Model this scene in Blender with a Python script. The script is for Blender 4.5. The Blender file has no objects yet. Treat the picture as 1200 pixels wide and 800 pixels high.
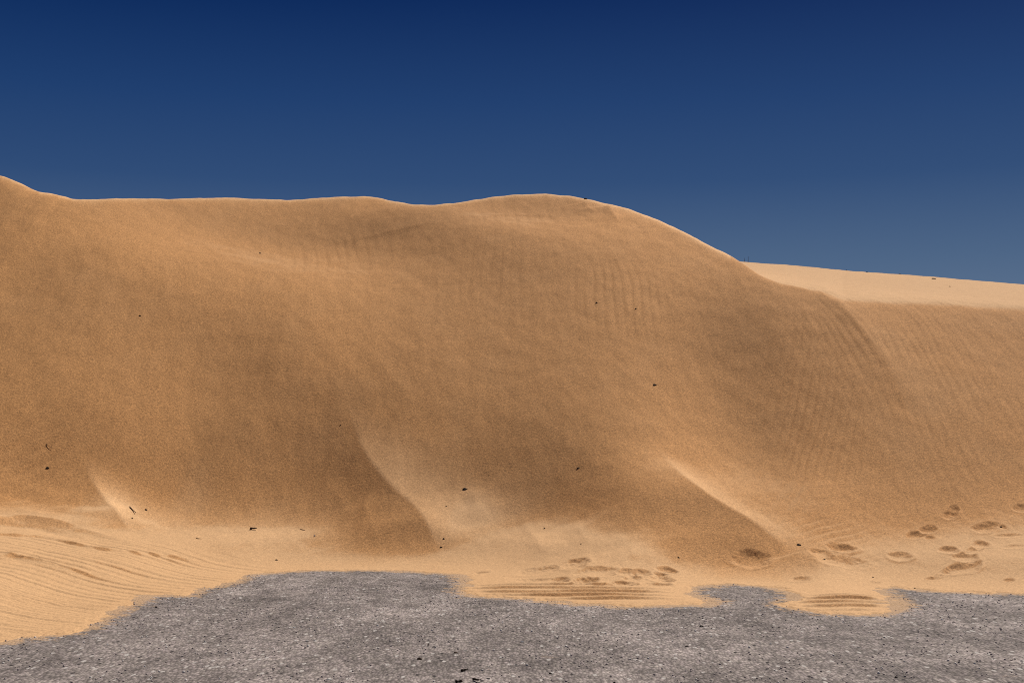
import bpy, bmesh, math, random
import numpy as np
from mathutils import Vector, noise as mnoise

random.seed(7)
RNG = np.random.RandomState(11)
SC = bpy.context.scene
COL = SC.collection

# ------------------------------------------------------------------ camera
EYE = 1.6
LENS = 45.0
F = 1500.0                       # focal length in photo pixels (1200 wide)
PITCH = math.atan(118.0 / F)
cam_d = bpy.data.cameras.new("camera")
cam = bpy.data.objects.new("camera", cam_d)
COL.objects.link(cam)
cam.location = (0, 0, EYE)
cam.rotation_euler = (math.pi / 2 + PITCH, 0, 0)
cam_d.lens = LENS
cam_d.sensor_width = 36
cam_d.clip_start = 0.1
cam_d.clip_end = 5000
SC.camera = cam
CP, SP = math.cos(PITCH), math.sin(PITCH)

def ray(px, py):
    """photo pixel -> (dx/dy, dz/dy)"""
    px = np.asarray(px, float); py = np.asarray(py, float)
    cx = (px - 600) / F; cy = (400 - py) / F
    dy = CP - SP * cy; dz = SP + CP * cy
    return cx / dy, dz / dy

def ground(px, py, z=0.0):
    a, t = ray(px, py)
    D = (z - EYE) / t
    return a * D, D

# ------------------------------------------------------------------ noise
def hash2(ix, iy, seed):
    h = (ix.astype(np.int64) * 374761393 + iy.astype(np.int64) * 668265263 + seed * 974634777) & 0xFFFFFFFF
    h = ((h ^ (h >> 13)) * 1274126177) & 0xFFFFFFFF
    h = (h ^ (h >> 16)) & 0xFFFFFFFF
    return h / 4294967296.0

def pnoise(x, y, seed=0):
    """gradient noise about -1..1"""
    ix = np.floor(x); iy = np.floor(y)
    fx = x - ix; fy = y - iy
    u = fx * fx * fx * (fx * (fx * 6 - 15) + 10); v = fy * fy * fy * (fy * (fy * 6 - 15) + 10)
    def g(dx, dy):
        a = hash2(ix + dx, iy + dy, seed) * 2 * np.pi
        return np.cos(a) * (fx - dx) + np.sin(a) * (fy - dy)
    return 1.5 * ((g(0, 0) * (1 - u) + g(1, 0) * u) * (1 - v) + (g(0, 1) * (1 - u) + g(1, 1) * u) * v)

def sstep(a, b, x):
    t = np.clip((x - a) / (b - a), 0, 1)
    return t * t * (3 - 2 * t)

# ------------------------------------------------------------------ edge of the sand on the road
EDGE_PX = [(-400, 800), (-160, 772), (0, 752), (18, 746), (40, 745), (66, 741), (92, 733), (112, 724), (132, 714), (150, 706),
           (170, 698), (195, 697), (212, 697), (228, 689), (250, 687), (268, 682), (285, 674), (306, 671), (350, 668),
           (400, 667), (470, 668), (520, 671), (543, 674), (553, 682), (549, 691), (560, 697), (620, 700), (680, 706),
           (720, 709), (790, 709), (824, 707), (831, 703), (812, 699), (800, 693), (812, 687), (850, 683), (890, 685),
           (918, 689), (935, 695), (938, 700), (924, 706), (938, 712), (975, 717), (1020, 719), (1046, 713), (1052, 708), (1038, 699),
           (1024, 689), (1050, 687), (1090, 691), (1150, 693), (1200, 695), (1350, 700), (1700, 700)]
ex, ey = ground([p[0] for p in EDGE_PX], [p[1] for p in EDGE_PX])
POLY = np.array([(-60, ey[0] - 1)] + list(zip(ex, ey)) + [(60, ey[-1]), (60, 300), (-60, 300)])

def poly_sd(x, y):
    """signed distance to the sand outline (positive = sand)"""
    d = np.full(x.shape, 1e9); inside = np.zeros(x.shape, bool)
    n = len(POLY)
    for i in range(n):
        ax, ay = POLY[i]; bx, by = POLY[(i + 1) % n]
        vx, vy = bx - ax, by - ay
        L = vx * vx + vy * vy
        if L < 1e-9: continue
        t = np.clip(((x - ax) * vx + (y - ay) * vy) / L, 0, 1)
        d = np.minimum(d, (x - ax - t * vx) ** 2 + (y - ay - t * vy) ** 2)
        c = (ay > y) != (by > y)
        with np.errstate(divide='ignore', invalid='ignore'):
            xi = ax + (y - ay) * vx / (vy if abs(vy) > 1e-12 else 1e-12)
        inside ^= c & (x < xi)
    d = np.sqrt(d)
    return np.where(inside, d, -d)

# smooth toe line (tongues ignored) used for the lie of the apron
TOE = [(-400, 800), (0, 752), (60, 740), (120, 718), (200, 694), (300, 674), (400, 668), (540, 673), (700, 688), (860, 687), (1000, 691), (1200, 696), (1500, 700)]
tx, ty = ground([p[0] for p in TOE], [p[1] for p in TOE])
TOEL = np.array([(-70, ty[0] - 1)] + list(zip(tx, ty)) + [(70, ty[-1])])
SA = 0.165
GX0, GY0, GS = -40.0, 4.0, 0.1
gx = GX0 + GS * np.arange(801); gy_ = GY0 + GS * np.arange(461)

def seg_sd(P, x, y):
    best = np.full(x.shape, 1e9); sg = np.zeros(x.shape)
    for i in range(len(P) - 1):
        v = P[i + 1] - P[i]; L = (v ** 2).sum()
        t = np.clip(((x - P[i, 0]) * v[0] + (y - P[i, 1]) * v[1]) / L, 0, 1)
        dx = x - P[i, 0] - t * v[0]; dy = y - P[i, 1] - t * v[1]
        d = dx * dx + dy * dy
        m = d < best
        best = np.where(m, d, best)
        sg = np.where(m, np.sign(-((x - P[i, 0]) * v[1] - (y - P[i, 1]) * v[0])), sg)
    return np.sqrt(best) * sg

def blur(Z, s):
    r = int(3 * s / GS) + 1
    k = np.exp(-(np.arange(-r, r + 1) * GS / s) ** 2 / 2); k /= k.sum()
    Z = np.pad(Z, r, mode='edge')
    Z = np.apply_along_axis(lambda v: np.convolve(v, k, 'valid'), 0, Z)
    return np.apply_along_axis(lambda v: np.convolve(v, k, 'valid'), 1, Z)

def cubic(G, x, y):
    fx = np.clip((x - GX0) / GS, 1.001, G.shape[1] - 3.001); fy = np.clip((y - GY0) / GS, 1.001, G.shape[0] - 3.001)
    ix = fx.astype(int); iy = fy.astype(int); u = fx - ix; v = fy - iy
    def wts(t):
        return ((1 - t) ** 3 / 6, (3 * t ** 3 - 6 * t * t + 4) / 6, (-3 * t ** 3 + 3 * t * t + 3 * t + 1) / 6, t ** 3 / 6)
    wu, wv = wts(u), wts(v); out = 0
    for a in range(4):
        for b in range(4):
            out = out + wv[a] * wu[b] * G[iy + a - 1, ix + b - 1]
    return out

GXX, GYY = np.meshgrid(gx, gy_)
DT = np.minimum(seg_sd(TOEL, GXX, GYY), poly_sd(GXX, GYY))
APR = np.where(DT > 0, SA * 9 * np.tanh(DT / 9), SA * DT)
APR = blur(APR, .28)

FOOT = [(-300, 596), (0, 602), (100, 608), (170, 614), (240, 614), (330, 620), (430, 630), (490, 632), (545, 626), (600, 624), (660, 626), (700, 630),
        (750, 637), (800, 643), (860, 645), (920, 644), (990, 638), (1060, 628), (1130, 618), (1200, 612), (1500, 606)]
fpx = np.linspace(-300, 1500, 361)
fpy = np.interp(fpx, [p[0] for p in FOOT], [p[1] for p in FOOT])
fa, ft = ray(fpx, fpy)
ysf = np.linspace(11, 22, 500)
gg = .02 + cubic(APR, fa[:, None] * ysf[None], np.broadcast_to(ysf[None], (len(fa), 500))) - EYE - ft[:, None] * ysf[None]
FY = ysf[np.argmax(gg > 0, axis=1)]
FX = fa * FY
print("foot distances", [(int(p), round(float(np.interp(p, fpx, FY)), 1)) for p in range(0, 1201, 100)])
_o = np.argsort(FX); FX = FX[_o]; FY = FY[_o]
xg = np.linspace(-9, 10.5, 800); fg = np.interp(xg, FX, FY)
def g1(v, s, dx):
    r = int(3 * s / dx) + 1; k = np.exp(-(np.arange(-r, r + 1) * dx / s) ** 2 / 2); k /= k.sum()
    return np.convolve(np.pad(v, r, mode='edge'), k, 'valid')
FX = xg; FYs = g1(fg, 3.4, xg[1] - xg[0]); FYl = g1(fg, .16, xg[1] - xg[0])

def softp(q):
    return np.where(q > 30, q, np.log1p(np.exp(np.minimum(q, 30))))

def face0(x, y):
    yf = np.interp(x, FX, FYs); yl = np.interp(x, FX, FYl)
    w = 0.42 + 0.2 * sstep(4.5, 8, x)
    dn = np.maximum(y - yf, 0)
    k = np.exp(-(dn / 1.5) ** 2)
    s0 = w * softp((y - yf) / w); s1 = w * softp((y - yl) / w)
    sp_ = s0 + (s1 - s0) * k
    return 0.02 + cubic(APR, x, y) + 0.545 * sp_ - 0.0028 * dn ** 2 * sstep(0, 2, dn)

def hit(fn, px, py, y0=8.0, y1=60.0):
    """where the ray through a photo pixel meets z = fn(x, y) (front face)"""
    a, t = ray(px, py)
    a = np.atleast_1d(a); t = np.atleast_1d(t)
    ys = np.linspace(y0, y1, 1600)
    Y = ys[None, :]
    g = fn(a[:, None] * Y, np.broadcast_to(Y, (len(a), len(ys)))) - (EYE + t[:, None] * Y)
    idx = np.argmax(g > 0, axis=1)
    idx = np.maximum(idx, 1)
    r = np.arange(len(a))
    g0 = g[r, idx - 1]; g1 = g[r, idx]
    yy = ys[idx - 1] + (ys[idx] - ys[idx - 1]) * np.clip(-g0 / (g1 - g0 + 1e-12), 0, 1)
    return a * yy, yy

# ------------------------------------------------------------------ large and small forms on the face
def W(pts, fn=face0):
    xs, ys = hit(fn, [p[0] for p in pts], [p[1] for p in pts])
    return np.stack([xs, ys], 1)

def along(P, x, y):
    """signed distance (positive = right of / beyond the line walked start to end) and parameter 0..1"""
    seg = np.sqrt(((P[1:] - P[:-1]) ** 2).sum(1)); cum = np.concatenate([[0], np.cumsum(seg)]); tot = cum[-1]
    best = np.full(x.shape, 1e9); sg = np.zeros(x.shape); par = np.zeros(x.shape)
    for i in range(len(P) - 1):
        v = P[i + 1] - P[i]; L = (v ** 2).sum()
        if L < 1e-10: continue
        tr = ((x - P[i, 0]) * v[0] + (y - P[i, 1]) * v[1]) / L
        t = np.clip(tr, 0, 1)
        dx = x - P[i, 0] - t * v[0]; dy = y - P[i, 1] - t * v[1]
        d = dx * dx + dy * dy
        m = d < best
        best = np.where(m, d, best)
        cr = (x - P[i, 0]) * v[1] - (y - P[i, 1]) * v[0]
        sg = np.where(m, np.sign(cr), sg)
        par = np.where(m, (cum[i] + t * seg[i]) / tot, par)
    return np.sqrt(best) * sg, par

def smooth_line(P, n=40):
    """Catmull-Rom through the points"""
    Q = np.vstack([2 * P[0] - P[1], P, 2 * P[-1] - P[-2]])
    out = []
    m = max(2, n // (len(P) - 1))
    for i in range(1, len(Q) - 2):
        for t in np.linspace(0, 1, m, endpoint=(i == len(Q) - 3)):
            p0, p1, p2, p3 = Q[i - 1:i + 3]
            out.append(0.5 * (2 * p1 + (p2 - p0) * t + (2 * p0 - 5 * p1 + 4 * p2 - p3) * t * t + (3 * p1 - p0 - 3 * p2 + p3) * t ** 3))
    return np.array(out)

FEATS = []   # (kind, line, A, w_left, w_right, fade_in, fade_out)
def ridge(pts, A, wl, wr, fi=0.2, fo=0.2, round_=0.02):
    FEATS.append(('r', smooth_line(W(pts)), A, wl, wr, fi, fo, round_))
def swell(pts, A, w, fi=0.25, fo=0.25):
    FEATS.append(('g', smooth_line(W(pts), 24), A, w, w, fi, fo, 0))

# broad forms
swell([(-60, 190), (60, 262), (190, 320), (310, 375), (380, 440), (405, 500), (440, 560)], 0.62, 1.9, 0.05, 0.35)
swell([(305, 370), (262, 450), (232, 520), (200, 585)], -0.24, 0.75, 0.3, 0.3)
swell([(90, 360), (60, 450), (95, 560)], 0.18, 0.9)
swell([(110, 282), (260, 287), (400, 290), (480, 292)], -0.34, 1.3)
swell([(440, 238), (500, 262), (600, 285), (720, 300)], 0.28, 1.0, 0.1, 0.4)
swell([(520, 246), (600, 250), (660, 262)], -0.14, 0.7)
swell([(835, 350), (850, 430), (880, 510), (925, 590), (960, 625)], -0.44, 1.0, 0.25, 0.3)
swell([(350, 480), (365, 560), (400, 610)], -0.16, 0.7)
# sharp little crests
ridge([(404, 470), (414, 500), (425, 530), (444, 562), (468, 590), (492, 612), (522, 642)], 0.15, 1.0, 0.75, 0.5, 0.25)
ridge([(762, 500), (775, 519), (800, 548), (830, 575), (862, 598), (895, 618), (935, 641)], 0.14, 1.0, 0.36, 0.5, 0.3)
ridge([(935, 641), (955, 654), (985, 662), (1020, 664)], 0.05, 0.5, 0.3, 0.1, 0.5)
ridge([(100, 535), (104, 560), (115, 585), (130, 606), (158, 626)], 0.15, 0.9, 0.5, 0.5, 0.35)
ridge([(938, 338), (975, 350), (1000, 375), (1030, 412), (1055, 455), (1075, 500)], 0.12, .6, 0.7, 0.2, 0.7)
ridge([(308, 445), (275, 505), (242, 558), (206, 603)], 0.065, 0.8, 0.8, 0.5, 0.4)
ridge([(548, 572), (556, 590), (566, 618)], 0.03, 0.3, 0.4, 0.3, 0.4)
ridge([(386, 560), (400, 590), (418, 625)], 0.03, 0.6, 0.4, 0.4, 0.4)
ridge([(612, 612), (628, 636), (640, 652)], 0.045, 0.3, 0.5, 0.3, 0.4)
ridge([(668, 612), (684, 632), (692, 652)], 0.045, 0.3, 0.5, 0.3, 0.4)
ridge([(722, 628), (738, 645), (748, 660)], 0.04, 0.3, 0.5, 0.3, 0.4)
ridge([(418, 590), (432, 615), (440, 640)], 0.035, 0.3, 0.4, 0.3, 0.4)
# slump marks below the crest
ridge([(376, 279), (450, 276), (520, 272)], 0.02, 0.10, 0.5, 0.3, 0.3, 0.01)
ridge([(560, 257), (610, 252), (650, 252)], 0.02, 0.10, 0.5, 0.3, 0.3, 0.01)
ridge([(684, 237), (691, 246), (702, 250)], 0.05, 0.3, 0.2, 0.1, 0.4, 0.01)
ridge([(712, 241), (722, 258), (730, 266)], 0.06, 0.3, 0.2, 0.1, 0.4, 0.01)
ridge([(938, 350), (948, 372), (960, 395)], 0.02, 0.2, 0.15, 0.3, 0.4, 0.01)
ridge([(845, 404), (858, 405), (870, 411)], 0.010, 0.1, 0.15, 0.3, 0.3, 0.01)

def features(x, y):
    h = np.zeros(x.shape)
    for kind, P, A, wl, wr, fi, fo, rd in FEATS:
        m = 5 * max(wl, wr) + 0.5
        sel = (x > P[:, 0].min() - m) & (x < P[:, 0].max() + m) & (y > P[:, 1].min() - m) & (y < P[:, 1].max() + m)
        if not sel.any(): continue
        if kind == 'g':
            seg = np.sqrt(((P[1:] - P[:-1]) ** 2).sum(1)); cum = np.concatenate([[0], np.cumsum(seg)])
            n = max(5, int(cum[-1] / (wl * .6)))
            sv = np.linspace(0, cum[-1], n); acc = 0
            for q in sv:
                t = q / cum[-1]
                e = float(sstep(0, fi, t) * sstep(0, fo, 1 - t))
                cx_, cy_ = np.interp(q, cum, P[:, 0]), np.interp(q, cum, P[:, 1])
                acc = acc + e * np.exp(-((x[sel] - cx_) ** 2 + (y[sel] - cy_) ** 2) / (2 * wl * wl))
            h[sel] += A * acc * (cum[-1] / (n - 1)) / (wl * 2.507)
        else:
            d, t = along(P, x[sel], y[sel]); d = -d
            env = A * sstep(0, fi, t) * sstep(0, fo, 1 - t)
            dd = np.sqrt(d * d + rd * rd) - rd
            gw = (.45 + .75 * t) if A >= .12 else 1.0
            ww = np.where(d < 0, wl, wr) * gw
            h[sel] += env * gw * np.exp(-dd / ww) * np.exp(-(d / (3.2 * ww)) ** 2)
    return h

# ------------------------------------------------------------------ the crest and what lies behind it
CREST = [(-700, 110), (-400, 130), (-150, 168), (0, 207), (15, 211), (30, 218), (45, 224), (62, 229), (80, 232), (100, 234), (150, 233), (200, 233), (265, 231.5), (300, 233.5), (340, 234.5),
         (400, 231), (432, 230), (445, 232), (460, 236), (490, 240.5), (510, 240), (540, 237), (575, 231), (605, 228), (640, 227.5), (670, 230),
         (700, 236), (735, 244), (770, 257), (800, 271), (830, 287), (850, 297), (866, 306), (880, 316), (893, 324), (915, 332), (940, 337),
         (965, 343), (980, 346), (1010, 347), (1050, 349), (1100, 351), (1150, 354), (1200, 357), (1400, 372), (1900, 400)]
SKY2 = [(-700, 330), (600, 320), (860, 304), (872, 305), (920, 308), (1000, 315), (1060, 319.5), (1100, 322.5), (1150, 327), (1200, 331), (1500, 352), (1900, 370)]
cpx = np.linspace(-700, 1900, 651)
crest_rows = np.interp(cpx, [p[0] for p in CREST], [p[1] for p in CREST])
ck = np.exp(-np.linspace(-1.5, 1.5, 5) ** 2); ck /= ck.sum()
crest_rows = np.convolve(np.pad(crest_rows, 2, mode='edge'), ck, 'valid')
ca, ct = ray(cpx, crest_rows)
sa2, st2 = ray([p[0] for p in SKY2], [p[1] for p in SKY2])
YFAR = 38.0
adj = np.zeros(cpx.shape)
PAR = {}
def solve_crest():
    """crest point on each bearing"""
    tt = ct + adj
    ys = np.linspace(18, 50, 6400)
    g = face0(ca[:, None] * ys[None], np.broadcast_to(ys[None], (len(ca), len(ys)))) - (EYE + tt[:, None] * ys[None])
    idx = np.argmax(g > 0, axis=1); idx = np.where((g > 0).any(1), idx, len(ys) - 1)
    Yc = ys[idx]; Zc = EYE + tt * Yc
    Xc = ca * Yc
    o = np.argsort(Xc)
    PAR['cx'], PAR['cy'], PAR['cz'] = Xc[o], Yc[o], Zc[o]
    # plateau slope per bearing
    tf = np.interp(ca, sa2, st2)
    zf = EYE + tf * YFAR
    s = (zf - Zc) / (YFAR - Yc)
    i0 = np.searchsorted(cpx, 965)
    s[:i0] = s[i0]
    PAR['ps'] = s; PAR['pz'] = zf
solve_crest()

def top(x, y):
    yc = np.interp(x, PAR['cx'], PAR['cy']); zc = np.interp(x, PAR['cx'], PAR['cz'])
    a = x / np.maximum(y, 1)
    dy = y - yc
    roll = zc + 0.02 * dy - 0.24 * (np.sqrt(dy * dy + 0.16) + dy) / 2 
    s = np.interp(a, ca, PAR['ps']); zf = np.interp(a, ca, PAR['pz'])
    pl = zf - s * (YFAR - y) 
    e = y - YFAR
    pl = pl - 0.5 * (np.sqrt(e * e + 0.3) + e) / 2
    pl = np.where(a > 0.17, pl, pl - (0.17 - a) * 3)
    k = 0.015
    mx = k * np.logaddexp(roll / k, pl / k)
    return mx

def base(x, y, feat=True):
    f = face0(x, y)
    if feat: f = f + features(x, y)
    tp = top(x, y)
    k = 0.10
    return -k * np.logaddexp(-f / k, -tp / k)

# pull the skyline onto the photographed one
amain = cpx < 975
for _ in range(4):
    ys = np.linspace(20, 37, 700)
    X = ca[:, None] * ys[None]; Y = np.broadcast_to(ys[None], X.shape)
    f = face0(X, Y) + features(X, Y)
    yc = np.interp(X, PAR['cx'], PAR['cy']); zc = np.interp(X, PAR['cx'], PAR['cz'])
    dy = Y - yc
    roll = zc + 0.02 * dy - 0.24 * (np.sqrt(dy * dy + 0.16) + dy) / 2
    k = 0.10
    h = -k * np.logaddexp(-f / k, -roll / k)
    got = ((h - EYE) / Y).max(1)
    err = ct - got
    err = np.where(amain, err, 0)
    adj += np.convolve(np.pad(np.clip(err, -0.01, 0.01), 3, mode='edge'), np.ones(7) / 7, 'valid')
    solve_crest()
print("skyline error px", float(np.abs(err[(cpx > 0) & amain]).max() * F))

# ------------------------------------------------------------------ footprints
# px, py, width, height (photo pixels), tilt, depth
PRINTS = [(880, 649, 36, 15, 0, .048), (962, 645, 24, 11, 0, .045), (987, 637, 25, 12, 0, .06), (986, 653, 50, 10, 0, .035),
          (939, 673, 22, 6, 0, .035), (1055, 648, 22, 7, 0, .04), (1073, 624, 20, 8, -12, .045), (1088, 618, 18, 8, -15, .05),
          (1090, 628, 12, 4, 0, .03), (1119, 596, 14, 8, -25, .045), (1114, 602, 17, 7, -15, .05), (1155, 618, 28, 9, -8, .05),
          (1149, 637, 18, 7, -10, .045), (1143, 644, 22, 5, -15, .035), (1112, 643, 18, 7, -8, .05), (1132, 651, 24, 9, -12, .05),
          (1128, 661, 46, 7, -10, .05), (1094, 671, 20, 4, -5, .03), (1101, 668, 12, 3, -5, .02), (1183, 673, 14, 3, -10, .03), (1198, 596, 18, 8, 0, .04),
          (1180, 627, 26, 4, 0, .02), (1190, 640, 22, 4, 0, .02), (1175, 617, 8, 4, 0, .03),
          (1026, 676, 12, 3, 0, .02), (673, 661, 30, 9, 0, .055), (630, 667, 44, 9, 0, .03), (700, 669, 46, 10, 0, .035), (656, 681, 22, 8, -5, .05),
          (687, 681, 26, 10, -8, .055), (622, 682, 40, 6, 0, .03), (735, 668, 20, 8, 0, .045), (752, 666, 20, 7, 0, .05), (781, 662, 22, 6, 0, .05), (776, 673, 24, 11, 0, .06),
          (770, 684, 34, 6, -5, .045), (728, 683, 30, 7, 0, .045), (742, 675, 20, 6, -15, .04), (565, 667, 16, 3, 0, .03), (558, 670, 10, 3, 0, .02)]
pp = np.array([(p[0], p[1]) for p in PRINTS])
PXY = hit(lambda x, y: face0(x, y), pp[:, 0], pp[:, 1])

def prints(x, y):
    h = np.zeros(x.shape)
    for (px, py, w, hh, rot, A), X, Y in zip(PRINTS, *PXY):
        sl = (face0(np.array([X]), np.array([Y + .1]))[0] - face0(np.array([X]), np.array([Y - .1]))[0]) / .2
        _, t = ray(px, py)
        wx = w * Y / F / 2
        wy = min(0.30, max(0.05, hh * Y / F / max(sl - t, .1) / 2))
        A = A * (0.55 + 1.5 * min(wx, wy * 1.0))
        m = 3 * max(wx, wy)
        s = (np.abs(x - X) < m) & (np.abs(y - Y) < m)
        if not s.any(): continue
        dx = x[s] - X; dy = y[s] - Y
        c, si = math.cos(math.radians(rot)), math.sin(math.radians(rot))
        u = (dx * c - dy * si * .5) / wx; v = (dy * c + dx * si * 2.2) / wy
        j = 0.30 * pnoise(x[s] * 5 + px, y[s] * 5, 5) + 0.12 * pnoise(x[s] * 22 + px, y[s] * 22, 6)
        r = np.sqrt(u * u + v * v) + j
        h[s] += -A * np.exp(-np.clip(r, 0, 9) ** 3.5) * (1 + 0.25 * v) + (0.14 + .10 * (v < 0)) * A * np.exp(-((r - 1.3) / .25) ** 2)
    return h

# ------------------------------------------------------------------ wheel tracks and wind-cut lines near the road
LINES = []
def line(pts, A, near, far, fi=.15, fo=.35):
    xs, ys = hit(face0, [p[0] for p in pts], [p[1] for p in pts])
    LINES.append((smooth_line(np.stack([xs, ys], 1)), A * (1.5 if near < .055 else 1.), near, far, fi, fo))
line([(-260, 610), (0, 611), (40, 613), (80, 620), (120, 629), (160, 637), (210, 644)], .085, .22, .8, .2, .5)
line([(-260, 620), (0, 626), (60, 630), (100, 640), (150, 646), (210, 650), (270, 660), (300, 664)], .022, .06, .2, .2, .3)
line([(-260, 648), (0, 651), (30, 654), (62, 662), (100, 668), (140, 673), (190, 679)], .034, .09, .3, .2, .5)
line([(-260, 688), (0, 691), (22, 695), (50, 698), (85, 700), (130, 705)], .020, .06, .2, .2, .4)
line([(-260, 728), (0, 734), (30, 736), (62, 738)], .020, .07, .25, .2, .4)
rr = random.Random(5)
# close parallel cuts: the pressed tread on the tongues of sand and the combed sand at the left
COMB = []
def comb(px, py, rx, ry, lam, A, tilt, sharp=2.0):
    X, Y = ground([px, px + rx, px, px], [py, py, py - ry, py + ry])
    COMB.append((X[0], Y[0], abs(X[1] - X[0]), abs(Y[2] - Y[3]) / 2, lam, A, tilt, sharp))
comb(655, 695, 118, 10, .31, .058, .05, 3)
comb(986, 707, 58, 9.5, .30, .060, .03, 3)
comb(60, 700, 190, 42, .20, .015, .22, 2)
comb(190, 664, 120, 20, .24, .013, .30, 2)
comb(40, 725, 120, 22, .21, .017, .15, 2)

def lines(x, y):
    h = np.zeros(x.shape)
    wob = 0.035 * pnoise(x * 2.3, y * 2.3, 21) + 0.012 * pnoise(x * 11, y * 6, 22)
    for P, A, near, far, fi, fo in LINES:
        m = 4 * far
        s = (x > P[:, 0].min() - m) & (x < P[:, 0].max() + m) & (y > P[:, 1].min() - m) & (y < P[:, 1].max() + m)
        if not s.any(): continue
        d, t = along(P, x[s], y[s] + wob[s])
        env = A * sstep(0, fi, t) * sstep(0, fo, 1 - t) * (0.85 + 0.35 * pnoise(x[s] * 1.3, y[s] * 4, 23))
        # lines walked left to right: positive d is the near (right-hand) side
        w = np.where(d > 0, near, far)
        ad = np.sqrt(d * d + 1e-4) - .01
        h[s] += env * (np.exp(-ad / w) - np.where(d > 0, 0.55 * np.exp(-((d - 1.6 * near) / (.9 * near)) ** 2), 0))
    for X, Y, RX, RY, lam, A, tilt, sharp in COMB:
        s = (np.abs(x - X) < 1.5 * RX) & (np.abs(y - Y) < 1.6 * RY)
        if not s.any(): continue
        env = (1 - sstep(-1.3, -.3, y[s] - np.interp(x[s], FX, FYs))) * np.exp(-np.abs((x[s] - X) / RX) ** (2 * sharp) - np.abs((y[s] - Y) / RY) ** (2 * sharp))
        xx, yy = x[s], y[s]
        q = (yy - Y + tilt * (xx - X) + .05 * pnoise(xx * .9, yy * .8, 91) + .018 * pnoise(xx * 3.5, yy * 3, 92)) / lam
        k = np.floor(q); f = q - k
        amp = .40 + .9 * np.abs(pnoise(xx * .33 + k * 7.3, k * 3.1 + .5, 93)) + .10 * pnoise(xx * 2.2 + k * 3.7, k * 1.7, 94)
        up = .24
        saw = np.where(f < up, sstep(0, up, f), 1 - sstep(up, 1.0, f) ** .9)
        h[s] += A * env * np.clip(amp, 0, 1.1) * (saw - .45)
    return h

# ------------------------------------------------------------------ wind ripples
RIP = []   # centre px, radius px (x, y), crest direction in photo, spacing in plan metres, amplitude
def rippatch(px, py, rx, ry, ang, lam, A):
    X, Y = hit(face0, [px, px + rx, px], [py, py, max(py - ry, 245)])
    X2, Y2 = hit(face0, [px + 20 * math.cos(ang)], [py - 20 * math.sin(ang)])
    v = np.array([X2[0] - X[0], Y2[0] - Y[0]]); v /= np.linalg.norm(v)
    RIP.append((X[0], Y[0], abs(X[1] - X[0]), max(abs(Y[2] - Y[0]), .5), v, lam, A))
d2 = math.radians
rippatch(728, 345, 50, 35, d2(102), .155, .0055)
rippatch(590, 320, 80, 40, d2(88), .20, .0026)
rippatch(1000, 400, 45, 60, d2(125), .14, .0038)
rippatch(950, 480, 60, 110, d2(78), .145, .0056)
rippatch(930, 570, 45, 50, d2(55), .19, .0070)
rippatch(975, 620, 32, 18, d2(10), .13, .0090)
rippatch(1120, 410, 110, 70, d2(125), .145, .0034)
rippatch(1130, 520, 110, 90, d2(112), .16, .0028)
rippatch(60, 520, 80, 70, d2(25), .20, .0065)
rippatch(60, 430, 80, 50, d2(40), .26, .0035)
rippatch(265, 500, 45, 60, d2(38), .19, .0065)
rippatch(370, 300, 70, 30, d2(92), .22, .0045)
rippatch(610, 256, 60, 14, d2(100), .26, .0050)

def ripples(x, y):
    h = np.zeros(x.shape)
    wx = .16 * pnoise(x * .6, y * .35, 31) + .028 * pnoise(x * 2.6, y * 1.0, 32)
    brk = 0.8 + 0.45 * pnoise(x * 1.1, y * .6, 33)
    for X, Y, RX, RY, v, lam, A in RIP:
        s = (np.abs(x - X) < 2.6 * RX) & (np.abs(y - Y) < 2.6 * RY)
        if not s.any(): continue
        u = (x[s] - X) * v[1] - (y[s] - Y) * v[0]
        env = np.exp(-((x[s] - X) / RX) ** 2 - ((y[s] - Y) / RY) ** 2)
        ph = 2 * np.pi * (u + wx[s] + .035 * ((y[s] - Y)) ** 2 * .3) / lam
        h[s] += .75 * A * env * np.clip(brk[s], 0, 1.2) * (np.sin(ph) + .3 * np.sin(2 * ph + .8))
    return h

def relief(x, y):
    """everything together"""
    h = base(x, y)
    yf = np.interp(x, FX, FYs)
    up = sstep(0, 3, y - yf)
    h = h + up * (0.016 * pnoise(x * .55, y * .35, 41) + .007 * pnoise(x * 1.4, y * .9, 42)) * (1 - sstep(25, 28, y) * .6)
    h = h + (.006 + .004 * up) * pnoise(x * 3.2, y * 2.2, 43)
    h = h + .0035 * pnoise(x * 8, y * 5, 44)
    h = h + ripples(x, y)
    return h

def sand_z(x, y):
    x = np.asarray(x, float); y = np.asarray(y, float)
    z = relief(x, y)
    near = y < 20.5
    sd = np.full(x.shape, 5.0)
    sd[near] = poly_sd(x[near] , y[near])
    e = sd + np.exp(-np.maximum(-sd, 0) / .5 - np.maximum(sd, 0) / .13) * (.10 * pnoise(x * 2.2, y * 1.6, 51) + .11 * pnoise(x * 7, y * 5, 52) + .05 * pnoise(x * 22, y * 12, 53))
    # a thin feather of sand: 3 cm thick a little way in, below the road outside
    lid = .003 + .05 * np.clip(e, 0, .4) + .01 * np.clip(e - .4, 0, 2)
    lid = np.where(e < 0, -.002 + .12 * np.maximum(e, -.5), lid)
    zt = np.maximum(z, .012)
    zz = np.where(near, np.where(e < 0, lid, lid + (np.maximum(zt, lid) - lid) * sstep(.0, 1.5, e)), z)
    zz = zz + np.where(near, (lines(x, y) + prints(x, y)) * sstep(0, .2, e), 0)
    zz = np.where(near & (e > .0), np.maximum(zz, .003), zz)
    # plain far behind
    return np.where(y > 36, np.maximum(zz, .25 + .1 * pnoise(x * .05, y * .05, 60)), zz), e

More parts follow.
